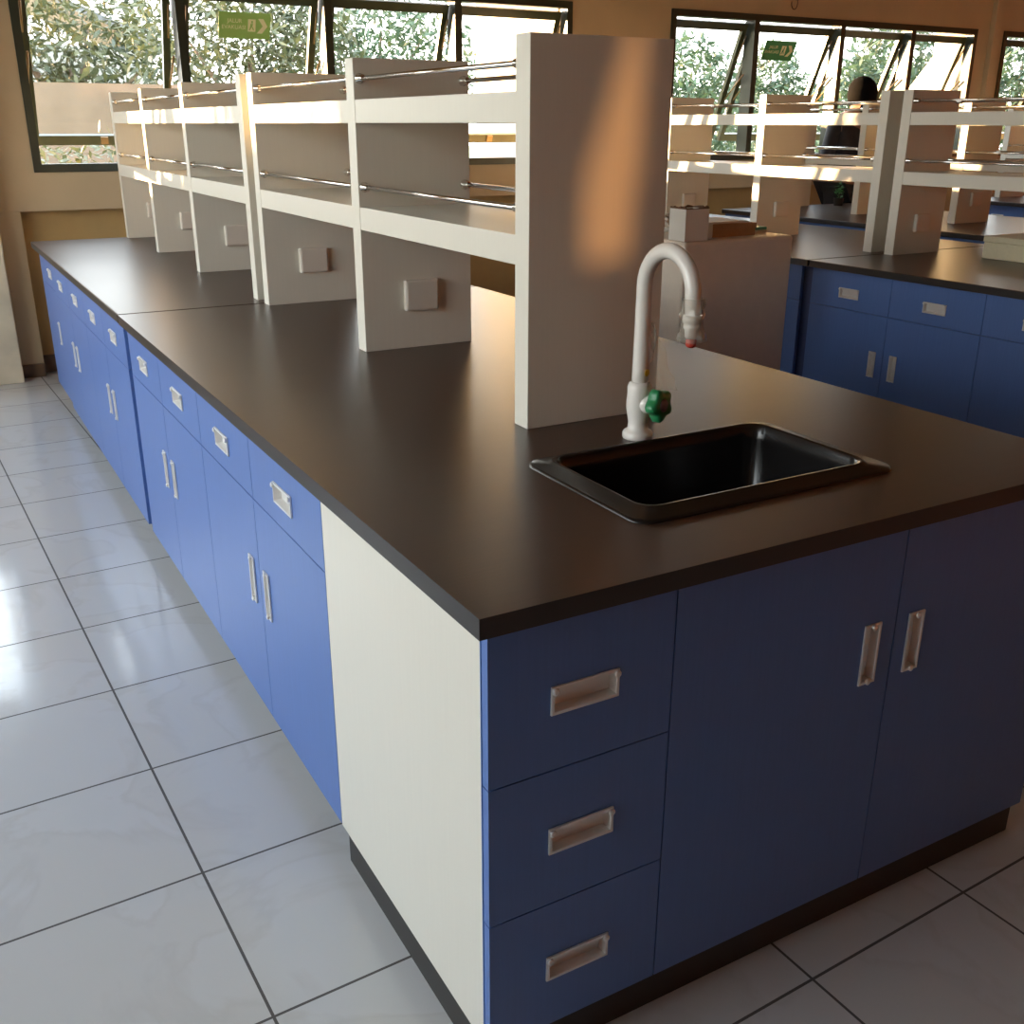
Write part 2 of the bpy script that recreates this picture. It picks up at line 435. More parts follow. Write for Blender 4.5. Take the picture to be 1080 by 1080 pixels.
# five-lobed knob
m = MB(); s_ = ax.cross(Vector((0, 0, 1))).normalized(); u_ = s_.cross(ax); org = Vector((0, 0, .068)) + ax * .031
def lobed(r, h, amp):
    r *= 1.18
    return [org + ax * h + (s_ * math.cos(t) + u_ * math.sin(t)) * r * (1 + amp * math.cos(5 * t + .5)) for t in [2 * PI * k / 50 for k in range(50)]]
m.loops([lobed(.012, 0, .02), lobed(.020, .001, .10), lobed(.0235, .006, .15), lobed(.0235, .020, .15), lobed(.0215, .024, .14), lobed(.013, .025, .05)], True, True, True)
kn = m.build('knob', 'green_knob', fa); kn['label'] = 'green five-lobed knob'
MB().lathe([(.012, .0245), (.0115, .0262), (.003, .0264)], org, ax, 20).build('cap', 'knob_label', kn)
dd = Vector((.30, -.95, 0)).normalized()
MB().lathe([(.0066, 0), (.0066, .0008), (.003, .0009)], dd * .0147 + Vector((0, 0, .125)), dd, 14).build('sticker', 'yellow', fa)['label'] = 'round yellow sticker'
# crumpled film left on the pipe and around the nozzle
def film(name, rows, parent):
    m = MB(); vs = []
    for r in rows:
        vs.append([m.bm.verts.new((p[0] + random.uniform(-.003, .003), p[1] + random.uniform(-.003, .003), p[2])) for p in r])
    for a, c in zip(vs, vs[1:]):
        for k in range(len(a) - 1): m.bm.faces.new((a[k], a[k + 1], c[k + 1], c[k]))
    return m.build(name, 'film', parent)
rows = []
for k in range(12):
    t = k / 11; zz = .215 - t * .125; wd = .006 + .050 * t ** .8
    rows.append([(.012 + .80 * wd * j / 4 + .003 * math.sin(5 * t + j), -.008 - .45 * wd * j / 4 + .004 * math.sin(9 * t + 2 * j), zz) for j in range(5)])
film('film_strip', rows, fa)['label'] = 'torn strip of clear packing film'
rows = []
for k in range(9):
    zz = zc - .002 - k * .009
    rr = .0185 + .004 * random.random() + (.004 if k > 6 else 0)
    rows.append([(rr * math.cos(a), -2 * R - .002 + rr * math.sin(a), zz) for a in [2 * PI * j / 12 for j in range(13)]])
film('film_wrap', rows, fa)['label'] = 'clear packing film around the nozzle'

# ------------------------------------------------------------------ shelf racks
UA, UB, HT, UT = .438, .742, 1.493, .050
SL, SU = (1.104, 1.158), (1.350, 1.402)
def rack(name, label, ys, outlets, loc, group, end_fit=True):
    y_org = ys[0]
    t = thing(name, label, 'shelf rack', loc, group)
    for k, y in enumerate(ys):
        y -= y_org
        u = MB().box(UA, UB, y, y + UT, 0, HT - H, .0012).build('upright', 'white', t)
        if outlets[k]:
            MB().box(.547, .641, y - .016, y - .0002, .097, .175, .004).box(.552, .636, y - .0175, y - .0158, .102, .170, .0008).build('outlet_box', 'outlet', u)
        else: pass
    for a, b in zip(ys, ys[1:]):
        a = a - y_org + UT; b = b - y_org
        for (z0, z1) in (SL, SU):
            m = MB().box(UA + .018, UB - .018, a + .0006, b - .0006, z1 - H - .022, z1 - H - .001)
            m.box(UA + .001, UA + .018, a + .0006, b - .0006, z0 - H, z1 - H, .001).box(UB - .018, UB - .001, a + .0006, b - .0006, z0 - H, z1 - H, .001)
            m.build('shelf', 'white', t)
            zr = z1 - H + .046
            for x in (UA + .015, UB - .015):
                r = MB().tube([(x, a + .004, zr), (x, b - .004, zr)], .0055, 12).build('rail', 'chrome', t)
                for yy, sgn in ((a, 1), (b, -1)):
                    MB().lathe([(.012, .0004), (.012, .004), (.0085, .007), (.0085, .024), (.0072, .026)], (x, yy, zr), (0, sgn, 0), 16).build('bracket', 'chrome', r)
    return t
YA = [.651, 1.470, 2.300]
YB = [2.425, 3.206, 3.970, 4.705]
rA = rack('shelf_rack', 'white two-bay shelf rack standing on the near worktop behind the faucet', YA, [False, True, True], (0, YA[0], H), 'white shelf racks on the benches')
rB = rack('shelf_rack', 'white three-bay shelf rack on the far worktop of the sink bench', YB, [True] * 4, (0, YB[0], H), 'white shelf racks on the benches')

# ------------------------------------------------------------------ the other benches
X2, X3, X4 = DX[1:]
place(c1, 'blue base cabinet at the right edge of the photo, below the cream foam box', (X2, Y0, 0))
place(c2, 'blue base cabinet with two drawers on the second bench, near side of its worktop joint', (X2, Y1, 0))
place(c3, 'dark blue base cabinet of the second bench half hidden behind the off-white mini fridge', (X2, Y3, 0))
place(c4, 'blue base cabinet on the second bench behind the mini fridge, next before the far end', (X2, Y4, 0))
place(e1, 'blue end cabinet of the second bench nearest the far wall', (X2, Y5, 0))
filler(X2, 'dark upright filler strip between the cabinet rows of the second bench')
worktop(-OV, 2.352, X2, 'dark worktop of the second bench, near half carrying the cream foam box')
worktop(2.363, 4.76, X2, 'dark worktop of the second bench, far half behind the mini fridge')
place(rA, 'white shelf rack on the second bench cut by the right edge of the photo', (X2, YA[0], H))
place(rB, 'white sunlit three-bay shelf rack on the second bench above the mini fridge', (X2, YB[0], H))
# third bench
place(c3, 'dark blue cabinet of the third bench just beyond its worktop joint', (X3, Y3 + .05, 0))
place(c4, 'dark blue cabinet of the third bench beside the standing person', (X3, Y4 + .05, 0))
place(e1, 'dark blue end cabinet of the third bench by the far wall', (X3, Y5 + .05, 0))
worktop(2.408, 4.81, X3, 'dark worktop of the third bench carrying the small plant')
place(rB, 'white shelf rack on the third bench in front of the standing person', (X3, YB[0] + .035, H))
# fourth bench
place(e1, 'blue end cabinet of the fourth bench by the right-hand window', (X4, Y5, 0))
worktop(2.363, 4.76, X4, 'dark worktop of the fourth bench reflecting the right-hand window')
place(rB, 'white shelf rack on the fourth bench at the far right edge', (X4, YB[0], H))

# ------------------------------------------------------------------ mini fridge and what stands on it
FRX, FRY, FRW, FRD, FRH = 2.04, 2.2, .56, .50, .93
fr = thing('mini_fridge', 'off-white mini fridge standing in the aisle behind the faucet', 'fridge', (FRX, FRY, 0))
MB().box(0, FRW, 0, FRD, .03, FRH, .012).build('body', 'fridge', fr)
MB().box(.02, FRW - .02, FRD - .0005, FRD + .045, .05, FRH - .03, .012).build('door', 'fridge', fr)
for x in (.05, FRW - .05):
    for y in (.05, FRD - .05): MB().lathe([(.02, 0), (.02, .031)], (x, y, 0), n=12).build('foot', 'plinth', fr)
ct = thing('carton', 'small white open carton with a ragged brown rim on the mini fridge', 'carton', (FRX + .001, FRY + .004, FRH))
m = MB(); w, d, h, t = .112, .10, .118, .004
m.box(0, w, 0, t, 0, h).box(0, w, d - t, d, 0, h).box(0, t, t, d - t, 0, h).box(w - t, w, t, d - t, 0, h).box(t, w - t, t, d - t, 0, t)
m.build('walls', 'carton', ct)
m = MB()
for (xa, ya, xb, yb) in ((0, t / 2, w, t / 2), (0, d - t / 2, w, d - t / 2), (t / 2, t, t / 2, d - t), (w - t / 2, t, w - t / 2, d - t)):
    n = 9; base = []; top = []
    for k in range(n):
        f = k / (n - 1); x = xa + (xb - xa) * f; y = ya + (yb - ya) * f
        base.append((x, y, h)); top.append((x, y, h + random.uniform(.002, .012)))
    nx, ny = ((0, t * .8) if abs(xb - xa) > abs(yb - ya) else (t * .8, 0))
    pts = base + top[::-1]
    m.prism([(p[0] - nx / 2, p[1] - ny / 2, p[2]) for p in pts], (nx, ny, 0))
m.build('torn_rim', 'tornedge', ct)
tr = MB()
ta_ = Vector((.8, -.6, 0)).normalized()
tr.loops([[Vector((0, 0, 0)) + ta_ * hh + (ta_.cross(Vector((0, 0, 1))) * math.cos(a) * .6 + Vector((0, 0, 1)) * math.sin(a)) * rr for a in [2 * PI * k / 24 for k in range(24)]]
          for rr, hh in ((.012, -.012), (.030, -.012), (.030, .012), (.012, .012), (.012, -.012))], False, False, True)
tp = tr.build('tape_roll', 'carton', None, (FRX + .145, FRY + .035, FRH + .030)); tag(tp, 'small white tape roll standing against the carton on the mini fridge', 'tape roll')
cb = thing('cardboard_tray', 'shallow brown cardboard tray on the mini fridge', 'tray', (FRX + .175, FRY + .07, FRH))
MB().box(0, .24, 0, .24, 0, .048, .003).build('tray', 'card', cb)
MB().box(-.002, .243, -.002, .243, .030, .050, .002).build('lid', 'card', cb)
pp = MB()
for k in range(4): pp.box(.01 + .004 * k, .225 - .003 * k, .015 + .003 * k, .215 + .002 * k, .0503 + .0016 * k, .0518 + .0016 * k)
tag(pp.build('paper_sheets', 'paper', None, (FRX + .175, FRY + .07, FRH)), 'loose white papers lying on the cardboard tray', 'paper', kind='stuff')
# crumpled bag
m = MB(); bmesh.ops.create_icosphere(m.bm, subdivisions=3, radius=.05)
for v in m.bm.verts:
    q = v.co.normalized(); k = 1 + .22 * math.sin(9 * q.x + 5 * q.y) * math.cos(7 * q.z + 3 * q.x) + random.uniform(-.12, .12)
    v.co = Vector((q.x * .05 * k, q.y * .045 * k, q.z * .036 * k))
M['bag'] = plain('crumpled white plastic', (.62, .60, .56), .25)
o = m.build('plastic_bag', 'bag', None, (FRX + .195, FRY + .36, FRH + .036)); tag(o, 'crumpled whitish plastic bag behind the carton on the mini fridge', 'plastic bag')
tb = thing('tape_box', 'flat teal and white small box at the back right of the mini fridge', 'box', (FRX + .445, FRY + .13, FRH))
MB().box(0, .085, 0, .06, 0, .012, .002).build('base', 'paper', tb); MB().box(-.001, .086, -.001, .061, .0121, .024, .002).build('lid', 'teal', tb)

# foam box on the second bench
fb = thing('foam_box', 'cream foam box lying on the second worktop at the right edge', 'box', (3.58, 1.56, H))
MB().box(0, .34, 0, .48, 0, .070, .004).build('box', 'foam', fb)
MB().box(-.003, .343, -.003, .483, .0705, .096, .004).build('lid', 'foam', fb)

# small plant on the third bench
PLX, PLY = 5.42, 4.66
pl = thing('potted_plant', 'small upright leafy green plant on the third worktop beside the person', 'plant', (PLX, PLY, H))
MB().lathe([(.030, 0), (.036, .05), (.038, .052), (.033, .052), (.031, .045)]).build('pot', 'pot', pl)
m = MB()
for k in range(70):
    zz = .05 + .15 * random.random(); a = random.uniform(0, 2 * PI); l = random.uniform(.025, .045)
    p = Vector((random.uniform(-.015, .015), random.uniform(-.015, .015), zz)); dr = Vector((math.cos(a), math.sin(a), random.uniform(-.3, .8))).normalized()
    sd = dr.cross(Vector((0, 0, 1))).normalized() * l * .3
    m.poly([p, p + dr * l * .5 + sd, p + dr * l, p + dr * l * .5 - sd])
m.build('leaves', 'leaf3', pl)

# ------------------------------------------------------------------ person
px, py = 5.86, 5.02
pe = thing('person', 'person with black hair in a charcoal shirt standing with back turned behind the third bench', 'person', (px, py, 0))
def skin_mesh(name, verts, edges, radii, mat, parent, root=0, sub=2):
    me = bpy.data.meshes.new(name); me.from_pydata(verts, edges, []); o = bpy.data.objects.new(name, me); C.objects.link(o)
    sm = o.modifiers.new('skin', 'SKIN'); sm.use_smooth_shade = True
    sv = me.skin_vertices[0].data
    for i, r in enumerate(radii): sv[i].radius = r if isinstance(r, tuple) else (r, r)
    sv[root].use_root = True
    o.modifiers.new('sub', 'SUBSURF').levels = sub; o.modifiers['sub'].render_levels = sub
    me.materials.append(M[mat]); o.parent = parent
    return o
ln = .0
V = [(0, 0, .92), (0, -.005, 1.08), (-.02, .0, 1.24), (-.01, .0, 1.36), (.03, .01, 1.44), (.06, .02, 1.50), (.085, .035, 1.58), (.085, .03, 1.65),   # 0-7 pelvis..crown
     (-.17, .0, 1.38), (-.21, .03, 1.12), (-.15, .13, .98), (-.11, .20, .97), (.17, .0, 1.38), (.21, .03, 1.12), (.15, .13, .98), (.11, .20, .97),    # arms
     (-.09, 0, .86), (-.10, .015, .48), (-.10, -.02, .08), (-.10, .12, .035), (.09, 0, .86), (.10, .015, .48), (.10, -.02, .08), (.10, .12, .035)]
Ed = [(0, 1), (1, 2), (2, 3), (3, 4), (4, 5), (5, 6), (6, 7), (3, 8), (8, 9), (9, 10), (10, 11), (3, 12), (12, 13), (13, 14), (14, 15), (0, 16), (16, 17), (17, 18), (18, 19), (0, 20), (20, 21), (21, 22), (22, 23)]
Rr = [(.15, .11), (.145, .10), (.17, .105), (.155, .09), .055, .06, (.078, .095), .05, .052, .040, .030, .026, .052, .040, .030, .026, .085, .055, .038, .03, .085, .055, .038, .03]
skin_mesh('body', V, Ed, Rr, 'skin', pe)
sel = [0, 1, 2, 3, 8, 9, 10, 12, 13, 14]; mp_ = {v: i for i, v in enumerate(sel)}
skin_mesh('shirt', [V[i] for i in sel], [(mp_[a], mp_[b]) for a, b in Ed if a in mp_ and b in mp_],
          [tuple(q + .016 for q in (Rr[i] if isinstance(Rr[i], tuple) else (Rr[i],) * 2)) for i in sel], 'shirt', pe)
sel = [0, 16, 17, 18, 20, 21, 22]; mp_ = {v: i for i, v in enumerate(sel)}
skin_mesh('trousers', [(V[i][0], V[i][1], V[i][2]) for i in sel], [(mp_[a], mp_[b]) for a, b in Ed if a in mp_ and b in mp_],
          [tuple(q + .015 for q in (Rr[i] if isinstance(Rr[i], tuple) else (Rr[i],) * 2)) for i in sel], 'trouser', pe)
for sx in (-.10, .10):
    m = MB(); bmesh.ops.create_uvsphere(m.bm, u_segments=16, v_segments=8, radius=1)
    for v in m.bm.verts: v.co = Vector((sx + v.co.x * .052, .05 + v.co.y * .14, max(0, .045 + v.co.z * .055)))
    m.build('shoe', 'shoe', pe)
m = MB(); bmesh.ops.create_uvsphere(m.bm, u_segments=28, v_segments=18, radius=1)
for v in m.bm.verts:
    q = v.co.copy(); k = 1 + random.uniform(-.02, .02)
    z_ = q.z * .125 if q.z > 0 else q.z * .13
    yb = q.y if q.y < .35 else .35 + (q.y - .35) * .35 * (1 if q.z < .3 else 1)
    v.co = Vector((.085 + q.x * .112 * k, .025 + yb * .122 * k, 1.575 + z_ * k))
for f in m.bm.faces: f.smooth = True
m.build('hair', 'hair', pe)
# fingers of both hands, resting forward of the body
for sx in (-1, 1):
    for k in range(5):
        b = Vector((sx * (.11 - .012 * (k - 2)), (.21), .965)); l = (.05, .07, .078, .07, .055)[k]
        dr = Vector((sx * (-.1 + .06 * (2 - k)), 1, -.15)).normalized()
        MB().tube([b, b + dr * l * .5, b + dr * l * .8 + Vector((0, 0, -.006)), b + dr * l + Vector((0, 0, -.016))], [.0085, .008, .007, .005], 8).build('finger', 'skin', pe)

# ------------------------------------------------------------------ room shell
struct(MB().box(LX - .2, RX + .2, RY - .2, W + .25, -.12, 0), 'floor', 'floor')
struct(MB().box(LX - .2, RX + .2, RY - .2, W + .25, CZ, CZ + .12), 'ceiling', 'ceiling')
GROUPS = [(-2.65, -.30), (.104, 3.514), (4.335, 7.545), (7.89, 11.2)]
ZS, ZH = 1.102, 2.108
WB = W + .15
m = MB()
xs = [LX - .2]
for a, b in GROUPS: xs += [a, b]
xs.append(RX + .2)
for k in range(0, len(xs), 2):                    # full piers
    m.box(xs[k], xs[k + 1], W, WB, .902, CZ)
for a, b in GROUPS:                               # above and below the openings
    m.box(a, b, W, WB, ZH, CZ); m.box(a, b, W, WB, .902, ZS)
struct(m, 'wall_far', 'wall')
struct(MB().box(.003, RX + .2, W + .10, WB + .1, 0, .901), 'wall_far_lower', 'wall_low')
struct(MB().box(LX - .2, .003, W, WB + .1, 0, .901), 'wall_far_lower_left', 'wall')
struct(MB().box(-.265, -.12, W - .13, W - .0005, 0, CZ - .001, .006), 'trim_1', 'pillar')
struct(MB().box(-.13, .002, W - .02, W - .0005, .001, .072).box(LX + .003, -.34, W - .014, W - .0005, .001, .10), 'baseboard_far', 'skirting')
struct(MB().box(.006, RX - .01, W + .086, W + .0995, .001, .10), 'baseboard_far_recess', 'skirting')
struct(MB().box(7.70, 7.79, W - .05, W - .0005, 0.9, CZ - .001, .004), 'trim_2', 'wall')
# left wall with a long band of windows
m = MB(); LWY = (-.65, 4.3); LZ = (.88, 2.55)
m.box(LX - .15, LX, RY - .2, LWY[0], 0, CZ).box(LX - .15, LX, LWY[1], W - .0005, 0, CZ).box(LX - .15, LX, *LWY, 0, LZ[0]).box(LX - .15, LX, *LWY, LZ[1], CZ)
struct(m, 'wall_left', 'wall')
struct(MB().box(RX, RX + .15, RY - .2, W - .0005, 0, CZ), 'wall_right', 'wall_rear')
# rear wall with a slot added to shape the warm patch on the near upright
SLOT = None
D2 = Vector((.20, .95, -.35)).normalized()
def back(x, z, y=.651, yr=RY):
    k = (yr - y) / D2.y; return (x + D2.x * k, z + D2.z * k)
quad = [back(.548, 1.108), back(.656, 1.108), back(.668, 1.26), back(.676, 1.54), back(.646, 1.54), back(.548, 1.262)]
xs_ = [q[0] for q in quad]; zs_ = [q[1] for q in quad]; xa, xb, za, zb = min(xs_), max(xs_), min(zs_), max(zs_)
m = MB(); T = .03
m.box(LX - .2, xa, RY - T, RY, 0, CZ).box(xb, RX + .2, RY - T, RY, 0, CZ).box(xa, xb, RY - T, RY, 0, za).box(xa, xb, RY - T, RY, zb, CZ)
tl = [q for q in quad]
m.prism([(xa, RY, zb), (quad[4][0], RY, quad[4][1]), (quad[5][0], RY, quad[5][1])], (0, -T, 0))
m.prism([(xb, RY, za), (quad[2][0], RY, quad[2][1]), (quad[1][0], RY, quad[1][1])], (0, -T, 0))
struct(m, 'wall_rear', 'wall_rear')

# ------------------------------------------------------------------ windows
def window(name, x0, x1, n, mull, stays=True, tilt=22):
    root = MB()
    f = .042; y0, y1 = W - .012, W + .075
    root.box(x0, x0 + f, y0, y1, ZS, ZH).box(x1 - f, x1, y0, y1, ZS, ZH).box(x0 + f, x1 - f, y0, y1, ZS, ZS + f).box(x0 + f, x1 - f, y0, y1, ZH - f, ZH)
    o = root.build(name, 'frame'); o['kind'] = 'structure'
    for mx in mull: MB().box(mx - .024, mx + .024, y0 - .004, y1 + .02, ZS + f, ZH - f).build('mullion', 'frame', o)
    ed = [x0 + f] + [v for mx in mull for v in (mx - .024, mx + .024)] + [x1 - f]
    t = math.radians(tilt); zt, yt = ZH - f - .022, W + .045
    dn = Vector((0, math.sin(t), -math.cos(t))); nr = Vector((0, math.cos(t), math.sin(t)))
    Ls = .875
    for k in range(0, len(ed), 2):
        a, b = ed[k] + .008, ed[k + 1] - .008; sw = .040
        def Pq(s, d, l): return tuple(Vector((s, yt, zt)) + dn * l + nr * d)
        m = MB().slab_hole(a, b, 0, Ls, 0, .03, [(a + sw, b - sw, .052, Ls - .055)], Pq)
        s = m.build('sash', 'sash', o)
        MB().slab_hole(a + sw - .006, b - sw + .006, .046, Ls - .049, .012, .016, [], Pq).build('pane', 'glass', s)
        MB().slab_hole((a + b) / 2 - .02, (a + b) / 2 + .02, Ls - .052, Ls - .012, -.014, 0, [], Pq).build('catch', 'stay', s)
        if stays:
            for xx in (a + .012, b - .012):
                p0 = Vector((xx, W + .05, zt - .34)); p1 = Vector(Pq(xx, -.004, .55)); p2 = Vector((xx, W + .05, zt - .08)); p3 = Vector(Pq(xx, -.004, .26))
                MB().tube([p0, p1], .006, 6).tube([p2, p3 + (p3 - p2) * 0], .006, 6).build('stay', 'stay', s)
    return o
W2 = window('window_2', .104, 3.514, 4, (.962, 1.815, 2.668))
W1 = window('window_1', GROUPS[0][0], GROUPS[0][1], 3, (-1.87, -1.09))
W3 = window('window_3', 4.335, 7.545, 4, (5.115, 5.985, 6.77))
W4 = window('window_4', 7.89, 11.2, 4, (8.70, 9.53, 10.36))
# left wall windows: fixed frames
m = MB(); x0, x1 = LX - .11, LX - .03
m.box(x0, x1, LWY[0], LWY[1], LZ[0], LZ[0] + .05).box(x0, x1, LWY[0], LWY[1], LZ[1] - .05, LZ[1])
for k in range(8):
    yy = LWY[0] + .03 + k * (LWY[1] - LWY[0] - .06) / 7
    m.box(x0, x1, yy - .025, yy + .025, LZ[0] + .05, LZ[1] - .05)
w5 = m.build('window_5', 'frame'); w5['kind'] = 'structure'
MB().box(LX - .075, LX - .070, LWY[0] + .02, LWY[1] - .02, LZ[0] + .04, LZ[1] - .04).build('pane', 'glass', w5)

# stickers on the panes (lettering faces outdoors, so it reads reversed from inside)
def sticker(name, x, z, w, h, label, mat, tilt=22):
    t = math.radians(tilt); zt, yt = ZH - .042 - .022, W + .045
    dn = Vector((0, math.sin(t), -math.cos(t))); nr = Vector((0, math.cos(t), math.sin(t)))
    root = thing(name, label, 'sign', (0, 0, 0), 'green signs stuck on the windows')
    l0 = (zt - z) / math.cos(t)
    def Pq(s, d, l): return Vector((s, yt, zt)) + dn * l + nr * d
    root.location = Pq(x, .0112, l0); org = root.location.copy()
    def Q(a, d, b): return tuple(Pq(x + a, .0112 + d, l0 + b) - org)
    MB().slab_hole(0, w, 0, h, -.0008, 0, [], Q).build('backing', mat, root)
    # arrow head and pictogram
    m = MB()
    A = lambda u, v: Q(u * w, -.0012, v * h)
    def pg(pts): m.prism([A(*p) for p in pts], Vector(Q(0, -.0016, 0)) - Vector(Q(0, -.0012, 0)))
    pg([(.755, .22), (.86, .22), (.945, .50), (.85, .50)]); pg([(.85, .50), (.945, .50), (.84, .78), (.735, .78)])
    m.build('arrow', 'sign_print', root)
    m = MB(); pg([(.56, .25), (.71, .25), (.71, .72), (.56, .72)]); m.build('pictogram', 'sign_print', root)
    m = MB()
    A = lambda u, v: Q(u * w, -.0018, v * h)
    pg([(.625, .31), (.655, .31), (.655, .40), (.625, .40)]); pg([(.61, .42), (.66, .42), (.64, .56), (.60, .56)]); pg([(.60, .56), (.63, .56), (.60, .67), (.58, .67)]); pg([(.64, .54), (.66, .54), (.68, .66), (.66, .66)])
    m.build('figure', mat, root)
    for txt, u, v, sz in (('JALUR', .16, .24, .20), ('EVAKUASI', .05, .48, .20)):
        cu = bpy.data.curves.new('lettering', 'FONT'); cu.body = txt; cu.size = h * sz * 1.08; cu.extrude = .0003; cu.align_x = 'LEFT'
        cu.materials.append(M['sign_print'])
        tmp = bpy.data.objects.new('lettering_curve', cu); me = bpy.data.meshes.new_from_object(tmp); bpy.data.objects.remove(tmp); o = bpy.data.objects.new('lettering', me); C.objects.link(o); o.parent = root
        ex = Vector((1, 0, 0)); ey = -dn; ez = ex.cross(ey)
        mt = Matrix((ex, ey, ez)).transposed().to_4x4(); mt.translation = Vector(Q(u * w, -.0014, (v + .16) * h)); o.matrix_local = mt
    return root
sticker('exit_sign', 1.205, 1.945, .30, .145, 'light green sign with a cream arrow on the left-hand window', 'sign_green')
sticker('exit_sign', 5.315, 1.945, .31, .145, 'darker green slanted sign on the right-hand window', 'sign_green2')
# cable loop above the right windows
pts = [(5.46 + .03 * math.cos(a), W - .012, 2.20 + .045 * math.sin(a)) for a in [PI * .95 + k * (PI * 1.2) / 12 for k in range(13)]]
tag(MB().tube(pts, .003, 8).build('cable_loop', 'cable'), 'short dark cable loop hanging on the wall above the right-hand window', 'cable')

# ------------------------------------------------------------------ outside
struct(MB().box(-60, 80, WB + .2, 90, -.6, -.45).box(-60, LX - .3, -40, WB + .2, -.6, -.45), 'ground', 'ground')
for k, (x0, x1) in enumerate(((-.22, .09), (3.50, 4.33), (7.55, 7.88))):
    m = MB(); pr_ = [(x0, WB + .001, CZ + .2), (x0, WB + 1.19, CZ + .2), (x0, WB + 1.19, 1.9 if k == 2 else .4), (x0, WB + .001, .3 if k < 2 else 1.1)]
    if k == 2: pr_ = [(x0, WB + .001, CZ + .2), (x0, WB + .27, CZ + .2), (x0, WB + .27, 1.92), (x0, WB + .49, 1.67), (x0, WB + .49, .4), (x0, WB + .001, .4)]
    m.prism(pr_, (x1 - x0, 0, 0)); struct(m, 'trim_%d' % (k + 3), 'fin')
struct(MB().box(-.2, 3.9, 10.4, 10.6, -.5, 1.72), 'wall_garden', 'outwall')
# house beyond the wall
hs = thing('house', 'pale house with a sloping grey roof behind the left-hand tree', 'house', (2.88, 25, -.45))
MB().box(-2.2, 2.0, 0, 3, 0, 3.4).build('walls', 'house', hs)
MB().prism([(-2.4, -.4, 5.35), (2.3, -.4, 3.45), (2.3, -.4, 3.3), (-2.4, -.4, 5.2)], (0, 3.8, 0)).build('roof', 'roof', hs)
MB().box(.2, .9, -.02, 0.0, 1.2, 2.2).build('window', 'frame', hs)

def crown_mesh(name, blobs, n, leaf, mat, seed):
    rnd = random.Random(seed); vs = []; fs = []
    tot = sum(b[3] ** 2 for b in blobs)
    for (bx, by, bz, br) in blobs:
        for _ in range(int(n * br * br / tot)):
            while True:
                d = Vector((rnd.uniform(-1, 1), rnd.uniform(-1, 1), rnd.uniform(-1, 1)))
                if .05 < d.length < 1: break
            d = d.normalized() * (d.length ** .45)
            p = Vector((bx, by, bz)) + d * br
            t = Vector((rnd.gauss(0, 1), rnd.gauss(0, 1), rnd.gauss(-.3, .7))).normalized()
            nn = Vector((rnd.gauss(0, .7), rnd.gauss(0, .7), 1)).normalized()
            sd = t.cross(nn).normalized(); l = leaf * rnd.uniform(.7, 1.3); w = l * .16
            k = len(vs)
            vs += [p, p + t * l * .35 + sd * w, p + t * l, p + t * l * .35 - sd * w]; fs.append((k, k + 1, k + 2, k + 3))
    me = bpy.data.meshes.new(name); me.from_pydata([tuple(v) for v in vs], [], fs); me.materials.append(M[mat]); return me
def tree(name, label, loc, blobs, n, leaf, mat, seed, trunk=(.09, 1.2), cat='tree', group=None):
    t = thing(name, label, cat, loc, group)
    o = bpy.data.objects.new('crown', crown_mesh('crown', blobs, n, leaf, mat, seed)); C.objects.link(o); o.parent = t
    m = MB(); r, h = trunk
    m.tube([(0, 0, 0), (.03, 0, h * .5), (-.02, .02, h), (0, 0, h * 1.5)], [r * 1.3, r, r * .85, r * .5], 8)
    for b in blobs:
        m.tube([(0, 0, h * .9), ((b[0]) * .5, b[1] * .5, (h + b[2]) / 2 + .1), (b[0], b[1], b[2])], [r * .6, r * .4, r * .15], 6)
    m.build('trunk', 'bark', t)
    return t
tree('bushy_tree', 'tall bushy tree filling the leftmost window pane', (2.75, 22.5, -.45), [(0, 0, 1.75, 1.2), (-.6, .3, 2.1, .75), (.75, -.2, 1.7, .85), (.3, .3, 2.2, .7), (-.8, 0, 1.4, .75), (.1, 0, .8, .9)], 4600, .17, 'leaf', 1, (.12, .8)).scale = (1.62,) * 3
tree('bushy_tree', 'spreading tree seen behind the light green sign', (4.87, 17.5, -.45), [(0, 0, 2.5, 1.2), (1.0, .2, 2.4, .9), (-.8, .2, 2.7, .9), (.2, .4, 2.9, .85), (1.0, .3, 2.8, .8)], 4600, .17, 'leaf', 2).scale = (1.15,) * 3
tree('bushy_tree', 'loose tree with sky gaps in the third pane of the left-hand window', (8.8, 21.5, -.45), [(0, 0, 2.3, 1.0), (.9, .2, 2.6, .8), (-.9, .2, 2.2, .9), (.3, .4, 2.75, .7), (1.3, .4, 2.1, .8)], 3000, .17, 'leaf2', 3).scale = (1.35,) * 3
tree('hedge_shrub', 'low leafy shrub under the leftmost sash', (.75, 8.6, -.45), [(-.3, 0, 1.2, .48), (.3, .1, 1.25, .5), (.9, 0, 1.2, .48), (1.6, .1, 1.25, .5), (2.4, 0, 1.2, .5), (-.2, 0, .6, .5), (.6, .1, .6, .5), (1.4, 0, .6, .5), (2.2, 0, .6, .5)], 5200, .10, 'leaf', 4, (.03, .4), 'shrub')
struct(MB().box(-6.3, -4.1, 8.9, 9.1, -.5, 1.78), 'wall_sun_cut', 'outwall')  # unseen wall added to keep the low sun off the lower shelf fronts
struct(MB().box(-20, -6.35, 9.9, 10.2, -.5, 4.2), 'wall_sun_block', 'outwall')  # unseen tall wall added to block the low sun from the left wall windows
